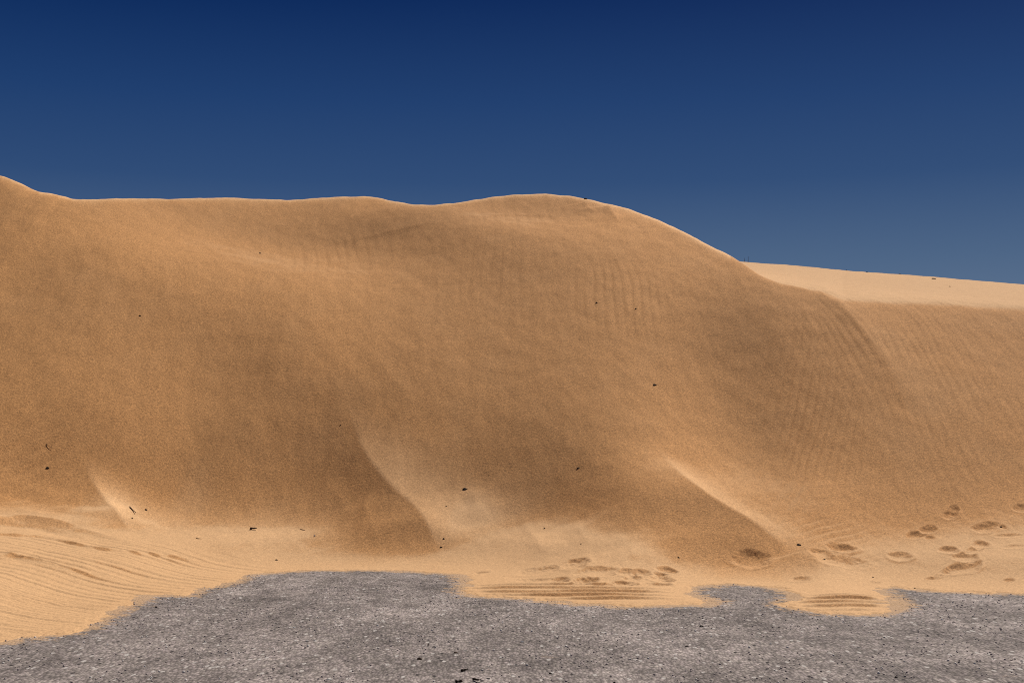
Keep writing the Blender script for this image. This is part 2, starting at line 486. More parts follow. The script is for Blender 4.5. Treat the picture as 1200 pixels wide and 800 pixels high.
# ------------------------------------------------------------------ sheets
a_in = np.linspace(-.54, .54, 1750)
a_l = -.54 - np.linspace(.01, 1.7, 60)[::-1] ** 1.0
AX = np.concatenate([a_l, a_in, -a_l[::-1]])
rows = [9.0]
while rows[-1] < 240:
    y = rows[-1]
    if y < 12.2: s = .016
    elif y < 17.5: s = .0135
    elif y < 34: s = .034
    elif y < 40: s = .10
    else: s = (y - 39) * .08 + .1
    rows.append(y + s)
YR = np.array(rows)
A2, Y2 = np.meshgrid(AX, YR)
X2 = A2 * Y2
Z2 = np.empty_like(X2); E2 = np.empty_like(X2)
CH = 100
for i in range(0, len(YR), CH):
    Z2[i:i + CH], E2[i:i + CH] = sand_z(X2[i:i + CH], Y2[i:i + CH])

def sheet(name, X, Y, Z, mask=None):
    nr, nc = X.shape
    co = np.stack([X, Y, Z], -1).reshape(-1, 3).astype(np.float32)
    idx = np.arange(nr * nc).reshape(nr, nc)
    q = np.stack([idx[:-1, :-1], idx[:-1, 1:], idx[1:, 1:], idx[1:, :-1]], -1).reshape(-1, 4)
    if mask is not None:
        q = q[mask[:-1, :-1].ravel() | mask[1:, 1:].ravel() | mask[1:, :-1].ravel() | mask[:-1, 1:].ravel()]
    me = bpy.data.meshes.new(name)
    me.vertices.add(len(co)); me.vertices.foreach_set("co", co.ravel())
    me.loops.add(q.size); me.loops.foreach_set("vertex_index", q.ravel().astype(np.int32))
    me.polygons.add(len(q)); me.polygons.foreach_set("loop_start", np.arange(0, q.size, 4, dtype=np.int32))
    me.polygons.foreach_set("use_smooth", np.ones(len(q), bool))
    me.update(calc_edges=True)
    return me

keep = E2 > -.25
me = sheet("sand_dune", X2, Y2, Z2, keep)
# how fine and pale the sand is: flat and freshly blown sand is pale, the steep face is coarser; crest and ridge light is painted in
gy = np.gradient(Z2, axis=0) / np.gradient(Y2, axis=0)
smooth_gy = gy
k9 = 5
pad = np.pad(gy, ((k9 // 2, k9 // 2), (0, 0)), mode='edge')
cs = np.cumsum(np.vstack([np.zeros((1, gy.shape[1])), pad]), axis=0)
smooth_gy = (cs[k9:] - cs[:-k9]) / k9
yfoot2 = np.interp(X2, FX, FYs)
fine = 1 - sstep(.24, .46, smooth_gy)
ridge_lit = np.zeros_like(fine)  # lit strip beside each sharp ridge, put into the colour
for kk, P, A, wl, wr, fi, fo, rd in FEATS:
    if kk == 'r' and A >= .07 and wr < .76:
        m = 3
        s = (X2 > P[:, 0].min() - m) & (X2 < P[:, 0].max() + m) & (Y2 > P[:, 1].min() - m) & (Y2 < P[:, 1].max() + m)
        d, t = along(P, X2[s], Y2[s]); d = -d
        ridge_lit[s] = np.maximum(ridge_lit[s], np.where(d > 0, np.exp(-np.abs(d / (wr * (.35 + 1.25 * t))) ** 2.5), np.exp(-(d / .03) ** 2)) * sstep(0, .5, t) * sstep(0, .15, 1 - t) * min(1, A / .25) * (.35 if fo > .65 else 1))
BAND = [(-300, 600), (0, 602), (60, 606), (88, 608), (98, 590), (106, 572), (118, 566), (132, 585), (160, 600), (190, 596), (212, 584), (240, 600), (280, 594), (310, 590), (345, 600),
        (380, 622), (430, 638), (500, 642), (520, 630), (532, 600), (546, 576), (566, 580), (588, 606), (612, 606), (636, 616), (655, 608), (678, 612), (700, 624), (722, 622), (745, 632),
        (775, 644), (800, 654), (850, 668), (910, 672), (960, 652), (1000, 640), (1060, 634), (1130, 622), (1200, 614), (1500, 610)]
bpx = np.linspace(-300, 1500, 721)
bX, bY = hit(base, bpx, np.interp(bpx, [p[0] for p in BAND], [p[1] for p in BAND]))
bo = np.argsort(bX)
by2 = np.interp(X2, bX[bo], np.convolve(np.pad(bY[bo], 3, mode='edge'), np.ones(7) / 7, 'valid'))
by2 = by2 + .10 * pnoise(X2 * 3, Y2 * 1.5, 77) + .08 * pnoise(X2 * 9, Y2 * 3, 78)
band_f = 1 / (1 + np.exp(np.clip((Y2 - by2) / .16, -40, 40)))
LIGHT_PATCH = [(40, 240, 50, 20, .3), (100, 268, 55, 25, .3), (170, 300, 60, 28, .3), (250, 335, 60, 30, .25), (330, 370, 60, 35, .22), (395, 415, 45, 40, .2),  # light swaths and shaded hollows painted in; low ones also pale fan sand
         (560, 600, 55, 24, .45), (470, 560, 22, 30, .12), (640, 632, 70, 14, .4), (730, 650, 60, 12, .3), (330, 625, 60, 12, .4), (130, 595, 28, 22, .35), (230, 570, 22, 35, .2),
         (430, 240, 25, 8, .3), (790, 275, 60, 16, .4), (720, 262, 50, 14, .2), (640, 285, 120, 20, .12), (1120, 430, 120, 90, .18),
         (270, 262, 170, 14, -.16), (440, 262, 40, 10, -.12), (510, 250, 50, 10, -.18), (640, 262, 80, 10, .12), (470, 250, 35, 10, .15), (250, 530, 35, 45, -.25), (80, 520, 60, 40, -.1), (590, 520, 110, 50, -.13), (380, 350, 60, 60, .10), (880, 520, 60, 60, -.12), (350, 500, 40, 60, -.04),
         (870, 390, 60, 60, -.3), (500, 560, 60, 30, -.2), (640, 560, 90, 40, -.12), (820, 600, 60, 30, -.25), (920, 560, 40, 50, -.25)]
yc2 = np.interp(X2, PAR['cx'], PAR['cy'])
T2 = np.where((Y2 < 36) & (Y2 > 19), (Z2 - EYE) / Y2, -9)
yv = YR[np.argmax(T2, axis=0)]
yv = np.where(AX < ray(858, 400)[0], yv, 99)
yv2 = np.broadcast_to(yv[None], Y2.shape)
rim = np.where(Y2 < yv2, np.exp(-((Y2 - yv2) / .30) ** 2), 1.0)  # sun on the crest rim, put into the colour; plateau behind kept pale
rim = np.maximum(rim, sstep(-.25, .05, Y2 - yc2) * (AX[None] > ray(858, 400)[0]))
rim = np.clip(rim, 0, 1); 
patch_f = np.zeros_like(fine); light_tone = 1 + .0 * Y2 + .02 * pnoise(X2 * .35, Y2 * .22, 75) + .012 * pnoise(X2 * 1.1, Y2 * .5, 76)
light_tone += .26 * np.exp(-((Y2 - yv2) / .30) ** 2) + .22 * ridge_lit  # sunlit rim and lit ridge sides painted brighter
for px, py, rx, ry, val in LIGHT_PATCH:
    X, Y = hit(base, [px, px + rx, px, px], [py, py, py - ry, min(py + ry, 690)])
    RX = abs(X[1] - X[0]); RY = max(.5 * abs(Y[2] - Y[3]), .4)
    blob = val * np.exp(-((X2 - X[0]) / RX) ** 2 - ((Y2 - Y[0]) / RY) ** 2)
    if py < 570: light_tone += .62 * blob  # blobs on the face paint light and shade only
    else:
        patch_f += blob; light_tone += .30 * blob
fine = np.clip(fine * .30 + .5 * band_f * (.25 + .75 * np.clip(fine * 1.0 + .45, 0, 1)) + .2 * band_f * fine + ridge_lit * .85 + patch_f + .8 * rim + .05 * pnoise(X2 * .5, Y2 * .35, 71) + .07 * pnoise(X2 * 1.7, Y2 * 1.1, 72), 0, 1)  # painted rim and ridge light added to the pale sand value
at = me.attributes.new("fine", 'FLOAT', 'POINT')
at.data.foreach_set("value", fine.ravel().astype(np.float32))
at = me.attributes.new("light_tone", 'FLOAT', 'POINT')
at.data.foreach_set("value", light_tone.ravel().astype(np.float32))
at = me.attributes.new("edge", 'FLOAT', 'POINT')
at.data.foreach_set("value", E2.ravel().astype(np.float32))
dune = bpy.data.objects.new("sand_dune", me); COL.objects.link(dune)
dune["kind"] = "structure"
dune["label"] = "tall tan sand dune with a pale crest line spilling onto the road"

# road: one flat sheet, with a finer patch in view
def road_z(x, y):
    wq = np.exp(-((x + 2.0) / 1.5) ** 2 - ((y - 14.4) / 1.1) ** 2)
    return .030 * wq * pnoise(x * 2.2 + .8 * y + .8 * pnoise(x, y, 85), y * 1.6, 84) + .010 * pnoise(x * .9, y * .5, 81) + .008 * pnoise(x * 2.6 + y, y * 1.2, 82) + .004 * pnoise(x * 6, y * 3, 83)
xr = np.concatenate([-np.geomspace(600, 12, 24), np.linspace(-9, 9, 500), np.geomspace(12, 600, 24)])
yr = np.concatenate([-np.geomspace(400, 4, 16), np.linspace(4, 18, 500), np.geomspace(20, 900, 24)])
XR, YR2 = np.meshgrid(xr, yr)
inn = (np.abs(XR) < 9.5) & (YR2 > 3.5) & (YR2 < 18.5)
mr = sheet("road", XR, YR2, np.where(inn, road_z(XR, YR2), 0.0) - .004)
sdr = np.full(XR.shape, -5.0)
sdr[inn] = poly_sd(XR[inn], YR2[inn])
at = mr.attributes.new("edge", 'FLOAT', 'POINT')
at.data.foreach_set("value", sdr.ravel().astype(np.float32))
road = bpy.data.objects.new("road", mr); COL.objects.link(road)
road["kind"] = "structure"
road["label"] = "coarse grey chip-sealed road surface at the foot of the dune"

# ------------------------------------------------------------------ materials
def mat(name):
    m = bpy.data.materials.new(name); m.use_nodes = True
    nt = m.node_tree; nt.nodes.clear()
    out = nt.nodes.new("ShaderNodeOutputMaterial"); b = nt.nodes.new("ShaderNodeBsdfPrincipled")
    nt.links.new(b.outputs[0], out.inputs[0])
    b.inputs["Specular IOR Level"].default_value = .15
    b.inputs["Roughness"].default_value = .9
    return m, nt, b
def N(nt, t, **kw):
    n = nt.nodes.new(t)
    for k, v in kw.items():
        if k in n.inputs.keys() if hasattr(n, 'inputs') else False: n.inputs[k].default_value = v
        else: setattr(n, k, v)
    return n
def noise(nt, vec, scale, detail=2, rough=.5):
    n = nt.nodes.new("ShaderNodeTexNoise"); n.inputs["Scale"].default_value = scale
    n.inputs["Detail"].default_value = detail; n.inputs["Roughness"].default_value = rough
    nt.links.new(vec, n.inputs["Vector"]); return n.outputs["Fac"]
def math_(nt, op, a, b=None, c=None, clamp=False):
    n = nt.nodes.new("ShaderNodeMath"); n.operation = op; n.use_clamp = clamp
    for i, v in enumerate((a, b, c)):
        if v is None: continue
        if isinstance(v, (int, float)): n.inputs[i].default_value = v
        else: nt.links.new(v, n.inputs[i])
    return n.outputs[0]
def mixc(nt, f, a, b, mode='MIX'):
    n = nt.nodes.new("ShaderNodeMix"); n.data_type = 'RGBA'; n.blend_type = mode
    for s, v in ((n.inputs[0], f), (n.inputs[6], a), (n.inputs[7], b)):
        if isinstance(v, (int, float)): s.default_value = v
        elif isinstance(v, tuple): s.default_value = (*v, 1)
        else: nt.links.new(v, s)
    return n.outputs[2]
def ramp(nt, f, p0, p1, v0=0., v1=1.):
    n = nt.nodes.new("ShaderNodeMapRange"); n.clamp = True
    nt.links.new(f, n.inputs[0])
    for i, v in zip((1, 2, 3, 4), (p0, p1, v0, v1)): n.inputs[i].default_value = v
    return n.outputs[0]
def scalev(nt, f, col):
    n = nt.nodes.new("ShaderNodeVectorMath"); n.operation = 'SCALE'
    if isinstance(col, tuple): n.inputs[0].default_value = col
    else: nt.links.new(col, n.inputs[0])
    nt.links.new(f, n.inputs[3]); return n.outputs[0]
def attr(nt, name):
    n = nt.nodes.new("ShaderNodeAttribute"); n.attribute_name = name; return n.outputs["Fac"]
def coords(nt):
    return nt.nodes.new("ShaderNodeTexCoord").outputs["Object"]

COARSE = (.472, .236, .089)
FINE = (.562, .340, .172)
def sand_material():
    m, nt, b = mat("dune sand")
    v = coords(nt)
    f = attr(nt, "fine")
    g1 = noise(nt, v, 30, 2, .7)        # 4 cm mottling
    g2 = noise(nt, v, 62, 1, .6)         # grains
    g3 = noise(nt, v, 1.3, 4, .6)
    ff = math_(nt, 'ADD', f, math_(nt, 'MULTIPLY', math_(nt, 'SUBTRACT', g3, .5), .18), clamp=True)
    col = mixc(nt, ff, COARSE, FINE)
    s1 = ramp(nt, g1, .30, .70, .80, 1.20)
    s2 = ramp(nt, g2, .28, .72, .68, 1.32)
    k = math_(nt, 'MULTIPLY', s1, s2)
    tn = attr(nt, 'light_tone')  # painted light and shade, multiplied into the sand colour
    # contrast of the grain is lower on fine sand
    k = math_(nt, 'ADD', math_(nt, 'MULTIPLY', math_(nt, 'SUBTRACT', k, 1.0), ramp(nt, ff, 0, 1, 1.05, .6)), 1.0)
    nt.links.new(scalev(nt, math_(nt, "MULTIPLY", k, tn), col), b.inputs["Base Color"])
    bp = nt.nodes.new("ShaderNodeBump"); bp.inputs["Distance"].default_value = .010
    bp.inputs["Strength"].default_value = .4
    hgt = math_(nt, 'ADD', g1, math_(nt, 'MULTIPLY', g2, .4))
    nt.links.new(math_(nt, 'MULTIPLY', hgt, ramp(nt, ff, 0, 1, 1.0, .5)), bp.inputs["Height"])
    nt.links.new(bp.outputs[0], b.inputs["Normal"])
    return m
dune.data.materials.append(sand_material())

def road_material():
    m, nt, b = mat("chip seal")
    v = coords(nt)
    def vor(scale, feature='F1'):
        n = nt.nodes.new("ShaderNodeTexVoronoi"); n.feature = feature; n.inputs["Scale"].default_value = scale
        nt.links.new(vs, n.inputs["Vector"]); return n
    mq = nt.nodes.new("ShaderNodeMapping"); mq.inputs["Scale"].default_value = (1.0, .40, 1); mq.inputs["Rotation"].default_value = (0, 0, .12)
    nt.links.new(v, mq.inputs[0]); vs = mq.outputs[0]
    v1 = vor(44); v2 = vor(24)
    sep = nt.nodes.new("ShaderNodeSeparateColor"); nt.links.new(v1.outputs["Color"], sep.inputs[0])
    r = sep.outputs[0]
    sep2 = nt.nodes.new("ShaderNodeSeparateColor"); nt.links.new(v2.outputs["Color"], sep2.inputs[0])
    big = noise(nt, v, .55, 4, .6); med = noise(nt, v, 3.5, 4, .65); fin = noise(nt, v, 40, 2, .7)
    br = ramp(nt, r, 0, 1, .68, 1.38)
    br = math_(nt, 'MULTIPLY', br, ramp(nt, big, .3, .7, .80, 1.16))
    br = math_(nt, 'MULTIPLY', br, ramp(nt, med, .3, .7, .78, 1.2))
    br = math_(nt, 'MULTIPLY', br, ramp(nt, fin, .3, .7, .75, 1.25))
    mp = nt.nodes.new("ShaderNodeMapping"); mp.inputs["Rotation"].default_value = (0, 0, .35); mp.inputs["Scale"].default_value = (1.0, .45, 1)
    nt.links.new(v, mp.inputs[0])
    br = math_(nt, 'MULTIPLY', br, ramp(nt, noise(nt, mp.outputs[0], 2.0, 3, .55), .38, .62, .74, 1.10))
    br = math_(nt, 'MULTIPLY', br, ramp(nt, v1.outputs["Distance"], .3, .75, 1.0, .6))
    hue = mixc(nt, sep.outputs[1], (.282, .234, .224), (.284, .244, .220))
    col = scalev(nt, br, hue)
    pale = ramp(nt, sep2.outputs[2], .945, .95)
    pale = math_(nt, 'MULTIPLY', pale, ramp(nt, v2.outputs["Distance"], .30, .42, 1., 0.))
    col = mixc(nt, pale, col, (.42, .385, .36))
    dark = ramp(nt, sep2.outputs[1], .95, .955)
    dark = math_(nt, 'MULTIPLY', dark, ramp(nt, v2.outputs["Distance"], .25, .4, 1., 0.))
    col = mixc(nt, dark, col, (.035, .03, .03))
    # blown sand lying between the chips near the dune
    e = attr(nt, "edge")
    dust = math_(nt, 'MULTIPLY', ramp(nt, e, -.6, .02, 0., 1.), ramp(nt, e, -.5, .1, .55, 1.))
    n2 = noise(nt, v, 9, 5, .75)
    lim = math_(nt, 'SUBTRACT', math_(nt, 'MULTIPLY', dust, .62), math_(nt, 'SUBTRACT', n2, .22))
    dustf = ramp(nt, lim, 0., .12, 0., .85)
    col = mixc(nt, dustf, col, (.47, .30, .17))
    sp = noise(nt, v, .8, 5, .7)
    col = mixc(nt, ramp(nt, sp, .66, .76, 0, .45), col, (.40, .27, .17))
    nt.links.new(col, b.inputs["Base Color"])
    bp = nt.nodes.new("ShaderNodeBump"); bp.inputs["Distance"].default_value = .010; bp.inputs["Strength"].default_value = .9
    h = math_(nt, 'SUBTRACT', math_(nt, 'MULTIPLY', r, .8), v1.outputs["Distance"])
    h = math_(nt, 'ADD', h, math_(nt, 'MULTIPLY', med, 1.4))
    nt.links.new(h, bp.inputs["Height"])
    nt.links.new(bp.outputs[0], b.inputs["Normal"])
    return m
road.data.materials.append(road_material())

def plain(name, c, var=.3, scale=60, rough=.8):
    m, nt, b = mat(name)
    n = noise(nt, coords(nt), scale, 3)
    nt.links.new(scalev(nt, ramp(nt, n, .3, .7, 1 - var, 1 + var), c), b.inputs["Base Color"])
    b.inputs["Roughness"].default_value = rough
    return m
M_DARK = plain("dark stone", (.035, .024, .017))
M_BROWN = plain("weathered stem", (.055, .030, .016))
M_BUFF = plain("dry stem", (.20, .12, .06))
M_SHELL = plain("bleached shell", (.75, .70, .62))
M_GREY = plain("grey chips", (.33, .275, .26), .4, 9)
M_PALE = plain("pale chips", (.60, .56, .52), .25, 9)

# ------------------------------------------------------------------ loose things on sand and road
def surf(px, py, on):
    if on == 'road':
        x, y = ground(px, py); return float(x), float(y), float(road_z(np.array([x]), np.array([y]))[0]) - .004
    if on == 'top':
        a, t = ray(px, py); ys = np.linspace(24.6, 38.5, 900)
        z = sand_z(a * ys, ys)[0]; g = z - (EYE + t * ys)
        # farthest stretch: first upward crossing beyond the brink
        b = np.where((g[1:] > 0) & (g[:-1] <= 0))[0]
        i = b[-1] + 1 if len(b) else int(np.argmax(g))
        return float(a * ys[i]), float(ys[i]), float(z[i])
    x, y = hit(lambda X, Y: sand_z(X, Y)[0], [px], [py], 9.3, 40)
    z = sand_z(x, y)[0]
    return float(x[0]), float(y[0]), float(z[0])

def link(name, bm, mt, loc, label, cat, group=None, rot=0, smooth=False):
    me = bpy.data.meshes.new(name); bm.to_mesh(me); bm.free()
    if smooth: me.polygons.foreach_set("use_smooth", [True] * len(me.polygons))
    me.materials.append(mt)
    o = bpy.data.objects.new(name, me); COL.objects.link(o)
    o.location = loc; o.rotation_euler = (0, 0, rot)
    if label: o["label"] = label
    if cat: o["category"] = cat
    if group: o["group"] = group
    return o

def stone_bm(L, Wd, H, seed):
    bm = bmesh.new(); bmesh.ops.create_icosphere(bm, subdivisions=3, radius=1)
    for v in bm.verts:
        p = v.co.copy()
        n = mnoise.noise(p * 1.3 + Vector((seed, 0, 0))) * .45 + mnoise.noise(p * 3.1 + Vector((0, seed, 0))) * .18
        p *= 1 + n
        for d, c in ((Vector((.6, .3, .75)).normalized(), .62), (Vector((-.7, .5, .4)).normalized(), .68), (Vector((.1, -.8, .5)).normalized(), .7)):
            k = p.dot(d)
            if k > c: p -= d * (k - c) * .85
        v.co = Vector((p.x * L / 2, p.y * Wd / 2, p.z * H / 2))
    return bm

def twig_bm(L, r, seed, forks=0):
    rn = random.Random(seed); bm = bmesh.new()
    def tube(p0, d, L, r0, n=9):
        prev = None; p = Vector(p0); d = Vector(d).normalized()
        for i in range(n + 1):
            t = i / n; rad = r0 * (1 - .55 * t) * (1 + .25 * rn.uniform(-1, 1))
            a = d.cross(Vector((0, 0, 1))).normalized(); b = a.cross(d)
            ring = [bm.verts.new(p + a * math.cos(q) * rad + b * math.sin(q) * rad) for q in [k * math.tau / 7 for k in range(7)]]
            if prev:
                for k in range(7): bm.faces.new((prev[k], prev[(k + 1) % 7], ring[(k + 1) % 7], ring[k]))
            else: bm.faces.new(ring[::-1])
            prev = ring; last = p.copy()
            d = (d + Vector((rn.uniform(-.08, .08), rn.uniform(-.08, .08), rn.uniform(-.06, .06)))).normalized()
            p = p + d * L / n
        bm.faces.new(prev)
    tube((-L / 2, 0, r * .6), (1, 0, .04), L, r)
    for f in range(forks):
        s = rn.uniform(-.3, .25); tube((L * s, 0, r * .8), (1, rn.choice((-1, 1)) * rn.uniform(.5, .9), .25), L * .35, r * .6, 5)
    bmesh.ops.recalc_face_normals(bm, faces=bm.faces)
    return bm

STONES = [  # px, py, long px, tall px, where, label
    (305, 297, 3.2, 2.2, 'dune', "tiny dark stone high on the dune below the left part of the crest"),
    (164, 370, 2.8, 2.2, 'dune', "tiny dark stone alone on the broad upper left face of the dune"),
    (699, 355, 3, 2.4, 'dune', "small dark stone, left of the two on the rippled patch below the peak"),
    (745, 362, 2.6, 2.2, 'dune', "smaller dark stone, right of the two on the rippled patch below the peak"),
    (767, 451, 5, 3, 'dune', "black stone midway up the dune above the top of the right-hand sharp ridge"),
    (56, 548, 5, 3, 'dune', "dark clump of debris just below a thin diagonal stem on the left slope"),
    (171, 597, 5, 2.4, 'dune', "flat dark chip lying right of a short slanting stem on the pale sand"),
    (155, 607, 2.6, 2.2, 'dune', "tiny brown stone just under a short slanting stem on the pale sand"),
    (399, 498, 2.2, 1.8, 'dune', "tiny brown grain-like stone left of the top of the central sharp ridge"),
    (545, 572.5, 6.5, 2.6, 'dune', "long flat dark chip right of the central ridge, where dark sand turns pale"),
    (523, 593, 2.4, 1.6, 'dune', "tiny brown speck of stone just under the long flat dark chip"),
    (520, 631, 3.2, 2.4, 'dune', "upper of two black pebbles at the lower end of the central ridge"),
    (517, 641, 3.4, 2.6, 'dune', "lower of two black pebbles at the lower end of the central ridge"),
    (324, 656, 4, 2.6, 'dune', "dark pebble on pale sand just above the thin sandy edge of the road"),
    (678, 548, 4, 1.6, 'dune', "faint brown chip on the coarse sand above the pale scalloped apron"),
    (638, 619, 3, 2.2, 'dune', "black speck of stone on the upper rim of the pale scalloped apron"),
    (681, 637, 2.4, 2, 'dune', "little brown stone in the middle of the pale scalloped apron"),
    (795, 653, 3, 2.4, 'dune', "round dark pebble right of the trampled hollows on the pale apron"),
    (936, 638, 6, 2.8, 'dune', "oblong black piece on the lower tip of the right-hand sharp ridge"),
    (966, 655, 3.2, 2, 'dune', "small dark stone between the two hollows at the end of the right-hand ridge"),
    (1023, 676, 3, 2, 'dune', "small brown stone in a shallow scrape above the arrow-shaped bit of bare road"),
    (1072, 689, 3, 2, 'dune', "black speck of stone right at the sand's edge on the far right"),
    (1173, 617, 3, 2, 'dune', "dark crumb beside the uppermost right footprint near the frame edge"),
    (992, 316.2, 2.6, 1.8, 'top', "small dark stone, leftmost of those just under the pale plateau's skyline"),
    (1016, 319.2, 3.6, 1.8, 'top', "flat dark stone, second from the left along the pale plateau's skyline"),
    (1054.5, 320.6, 3.4, 1.6, 'top', "dark sliver of stone sitting right on the skyline of the pale plateau"),
    (1094, 327, 5.4, 2.6, 'top', "largest black lump on the pale plateau at the right"),
    (1113, 336, 2.6, 1.8, 'top', "small dark stone lowest on the pale plateau, near its brink"),
    (183, 711, 3, 2.4, 'road', "small black pebble on the road just off the left sand edge"),
    (492, 772, 7, 3.6, 'road', "dark brown lump on the road left of the slanting black chip"),
    (534, 764, 6, 2.6, 'road', "faint dark chip on the road above the slanting black chip"),
    (502, 754.5, 3, 2.4, 'road', "small round black pebble on the road above the dark brown lump"),
    (822, 733, 6, 2.6, 'road', "flat dark chip on the road below the gap between the two sandy tongues"),
    (805, 756, 5, 2.4, 'road', "dark chip on the bare mid part of the road, lower than the flat one"),
    (1050, 793, 4, 2.6, 'road', "black pebble at the bottom right of the road"),
    (645, 788, 4, 2.4, 'road', "dark pebble on the road right of the heap of black debris"),
    (720, 800, 4, 2.4, 'road', "dark pebble cut by the bottom edge near the middle of the road"),
]
for i, (px, py, w, h, on, lab) in enumerate(STONES):
    x, y, z = surf(px, py, on)
    L = w * y / F * .9; H = h * y / F * .95
    bm = stone_bm(L, L * .75, H, i * 3.7)
    mt = M_BROWN if "brown" in lab or "faint" in lab else M_DARK
    link("dark_stone", bm, mt, (x, y, z + (H * .22 if on == 'road' else 0)), lab, "stone", "dark stones and chips scattered over the sand and road", rot=rr.uniform(-.3, .3), smooth=False)

x, y, z = surf(368.5, 628, 'dune')
link("white_shell", stone_bm(.026, .018, .024, 91), M_SHELL, (x, y, z + .008), "single white shell chip on the pale sand above the road edge", "shell")
for px, py, w, lab in ((386, 795, 7, "white chip of shell at the bottom of the road, left of centre"), (533, 700, 0, None), (360, 751, 4, "bright white chip on the road left of the small round black pebble"),
                       (345, 735, 4, "white shell flake on the road below the shallow dark scuffs"), (980, 721, 3, "white chip just below the right-hand sandy tongue"), (612, 752, 4, "pale flat chip on the road near the middle")):
    if not lab: continue
    x, y, z = surf(px, py, 'road')
    link("white_shell", stone_bm(w * y / F, w * y / F * .7, .016, px), M_SHELL, (x, y, z + .004), lab, "shell", "white shell chips on the road")

TWIGS = [  # px0, py0, px1, py1, radius, material, label
    (54, 520, 61, 527, .004, M_BUFF, "thin buff stem lying diagonally on the left slope above dark debris"),
    (152, 594, 158, 602, .008, M_BROWN, "short dark slanting stem on pale sand near the small left ridge"),
    (293, 620, 301, 620.5, .014, M_BROWN, "stubby dark stick lying level on the pale sand left of centre"),
    (230, 630.5, 236, 632, .005, M_BUFF, "fine buff twig on the pale sand above the wheel track lines"),
    (352, 620, 358, 621, .005, M_BUFF, "fine faint twig on the pale sand left of the white shell chip"),
    (680, 654, 682, 668, .0, None, ""),
]
for i, (ax, ay, bx, by, r, mt, lab) in enumerate(TWIGS):
    if mt is None: continue
    x0, y0, z0 = surf(ax, ay, 'dune'); x1, y1, z1 = surf(bx, by, 'dune')
    p0, p1 = Vector((x0, y0, z0)), Vector((x1, y1, z1)); v = p1 - p0
    o = link("twig", twig_bm(v.length, r, i + 3, 0), mt, (p0 + p1) / 2 + Vector((0, 0, r * .5)), lab, "twig", "dry twigs lying on the sand", smooth=True)
    o.rotation_euler = v.to_track_quat('X', 'Z').to_euler()

# dark sticks on the road at the bottom of the frame
for i, (px, py, w, ang, lab) in enumerate([(544, 785, 9, .45, "black slanting chip of bark on the road above the debris heap"),
                                           (558, 798, 14, -.5, "curved black stick in the debris heap at the bottom edge"),
                                           (538, 799, 8, .3, "short black stick left of the curved one at the bottom edge")]):
    x, y, z = surf(px, py, 'road'); L = w * y / F
    link("bark_piece", twig_bm(L * 1.15, .009, 40 + i, 1), M_DARK, (x, y, z + .004), lab, "bark", "dark bark pieces on the road", rot=ang * 2.2, smooth=True)

# dry stalks standing where the main crest meets the plateau
for j, (px, hgt, lab) in enumerate([(873, .16, "left of two thin dry stalks standing where the dune crest meets the plateau"),
                                    (877, .21, "taller right one of two thin dry stalks where the dune crest meets the plateau")]):
    a, t = ray(px, 305); y = 37.6; x = float(a * y); z = float(sand_z([x], [y])[0][0])
    o = link("dry_stalk", twig_bm(hgt, .008, 60 + j, 0), M_BROWN, (x, y, z + hgt * .45), lab, "stalk", "dry stalks on the skyline")
    o.rotation_euler = (0, -math.pi / 2 + .06 * j, .3)

x, y, z = surf(686, 233.5, 'dune')
link("dark_stone", stone_bm(.07, .05, .04, 77), M_DARK, (x, y, z + .01), "dark stone perched on the crest just right of the peak", "stone", "dark stones and chips scattered over the sand and road")

# loose chips scattered over the road: uncountable
def gravel(name, n, smin, smax, mt, seed, label):
    rn = np.random.RandomState(seed)
    ys = 5.5 + (15.6 - 5.5) * rn.rand(n * 2) ** .8; xs = (rn.rand(n * 2) * 2 - 1) * .5 * ys
    cl = pnoise(xs * 1.1, ys * .9, 5 + seed)
    ok = (poly_sd(xs, ys) < -.03) & (rn.rand(n * 2) < .45 + .9 * cl)
    xs, ys = xs[ok][:n], ys[ok][:n]
    z = road_z(xs, ys) - .004
    ico = bmesh.new(); bmesh.ops.create_icosphere(ico, subdivisions=1, radius=1)
    bv = np.array([v.co for v in ico.verts]); bf = np.array([[v.index for v in f.verts] for f in ico.faces]); ico.free()
    m = len(xs); s = smin + (smax - smin) * rn.rand(m) ** 2.2
    V = bv[None] * (1 + .35 * (rn.rand(m, len(bv), 1) - .5)) * s[:, None, None] * .5 * np.stack([.8 + .5 * rn.rand(m), .7 + .4 * rn.rand(m), .7 + .4 * rn.rand(m)], -1)[:, None]
    an = rn.rand(m) * 6.28; c, si = np.cos(an)[:, None], np.sin(an)[:, None]
    X = V[..., 0] * c - V[..., 1] * si + xs[:, None]; Yv = V[..., 0] * si + V[..., 1] * c + ys[:, None]; Zv = V[..., 2] + (z + s * .12)[:, None]
    co = np.stack([X, Yv, Zv], -1).reshape(-1, 3).astype(np.float32)
    fc = (bf[None] + (np.arange(m) * len(bv))[:, None, None]).reshape(-1, 3).astype(np.int32)
    me = bpy.data.meshes.new(name)
    me.vertices.add(len(co)); me.vertices.foreach_set("co", co.ravel())
    me.loops.add(fc.size); me.loops.foreach_set("vertex_index", fc.ravel())
    me.polygons.add(len(fc)); me.polygons.foreach_set("loop_start", np.arange(0, fc.size, 3, dtype=np.int32))
    me.update(calc_edges=True); me.materials.append(mt)
    o = bpy.data.objects.new(name, me); COL.objects.link(o)
    o["kind"] = "stuff"; o["label"] = label; o["category"] = "gravel"
gravel("loose_gravel", 9000, .006, .020, M_GREY, 1, "loose grey gravel chips strewn over the road")
gravel("pale_gravel", 1300, .006, .022, M_PALE, 2, "loose pale shell and stone crumbs strewn over the road")

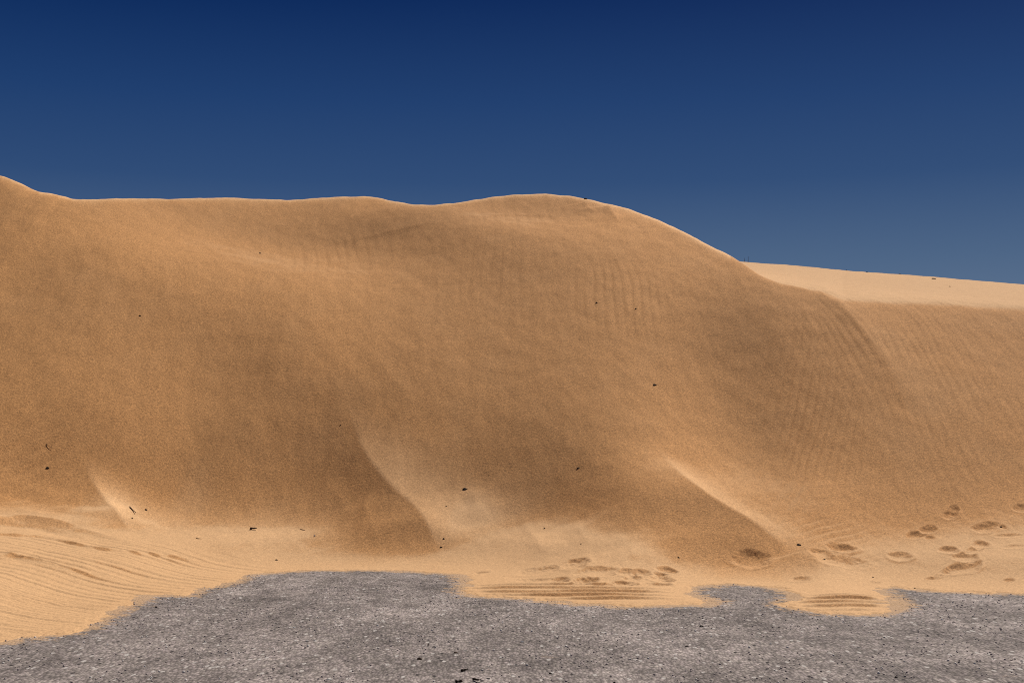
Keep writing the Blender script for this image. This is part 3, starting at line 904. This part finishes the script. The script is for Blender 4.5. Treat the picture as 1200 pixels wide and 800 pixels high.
# ------------------------------------------------------------------ light and sky
SUN_EL = math.radians(53); SUN_AZ = math.radians(38)      # behind the dune, to the right
wd = bpy.data.worlds.new("World"); SC.world = wd; wd.use_nodes = True
nt = wd.node_tree; bg = nt.nodes["Background"]
sky = nt.nodes.new("ShaderNodeTexSky"); sky.sky_type = 'NISHITA'; sky.sun_disc = False
sky.sun_elevation = SUN_EL; sky.sun_rotation = SUN_AZ
sky.air_density = 1.0; sky.dust_density = .6; sky.ozone_density = 2.0; sky.altitude = 200
SKY_MUL = (.80, .80, .80); SKY_GAM = 1.0
sp3 = nt.nodes.new("ShaderNodeSeparateColor"); cb3 = nt.nodes.new("ShaderNodeCombineColor")
nt.links.new(sky.outputs[0], sp3.inputs[0])
for c, (k, g, mx) in enumerate(((12.2, 3.26, .12), (3.2, 2.93, .19), (.86, 2.08, .30))):
    q = math_(nt, 'POWER', math_(nt, 'MULTIPLY', sp3.outputs[c], .07), g)
    q = math_(nt, 'MULTIPLY', q, k)
    q = math_(nt, 'DIVIDE', q, math_(nt, 'SQRT', math_(nt, 'ADD', 1, math_(nt, 'POWER', math_(nt, 'DIVIDE', q, mx), 2))))
    nt.links.new(math_(nt, 'MULTIPLY', q, 1 / .07), cb3.inputs[c])
tcw = nt.nodes.new("ShaderNodeTexCoord"); sx = nt.nodes.new("ShaderNodeSeparateXYZ"); nt.links.new(tcw.outputs["Generated"], sx.inputs[0])
cr = nt.nodes.new("ShaderNodeValToRGB"); nt.links.new(sx.outputs[2], cr.inputs[0])
def lin(c):
    return tuple(((v / 255 + .055) / 1.055) ** 2.4 if v > 10 else v / 255 / 12.92 for v in c) + (1,)
stops = [(0, (122, 138, 160)), (.137, (76, 101, 135)), (.20, (45, 76, 121)), (.26, (28, 62, 112)), (.332, (5, 40, 92)), (.7, (3, 26, 70)), (1, (3, 22, 62))]
els = cr.color_ramp.elements
els[0].position, els[0].color = stops[0][0], lin(stops[0][1]); els[1].position, els[1].color = stops[-1][0], lin(stops[-1][1])
for p_, c_ in stops[1:-1]:
    e_ = els.new(p_); e_.color = lin(c_)
hz = noise(nt, tcw.outputs["Generated"], 3.0, 5, .55)
vm = nt.nodes.new("ShaderNodeVectorMath"); vm.operation = 'SCALE'; nt.links.new(cr.outputs[0], vm.inputs[0]); vm.inputs[3].default_value = 1 / .07
skyc = mixc(nt, .90, cb3.outputs[0], vm.outputs[0])
nt.links.new(skyc, bg.inputs[0]); bg.inputs[1].default_value = .07
sd = bpy.data.lights.new("sun", 'SUN'); so = bpy.data.objects.new("sun", sd); COL.objects.link(so)
sd.energy = 5.0; sd.angle = math.radians(.53); sd.color = (1, .945, .86)
L = Vector((math.cos(SUN_EL) * math.sin(SUN_AZ), math.cos(SUN_EL) * math.cos(SUN_AZ), math.sin(SUN_EL)))
so.rotation_euler = (-L).to_track_quat('-Z', 'Y').to_euler()
so.location = (20, 30, 40)

SC.view_settings.view_transform = 'Standard'; SC.view_settings.look = 'None'
SC.view_settings.exposure = 0; SC.view_settings.gamma = 1
SC.render.engine = 'CYCLES'
SC.cycles.use_denoising = False
SC.cycles.filter_width = 1.05
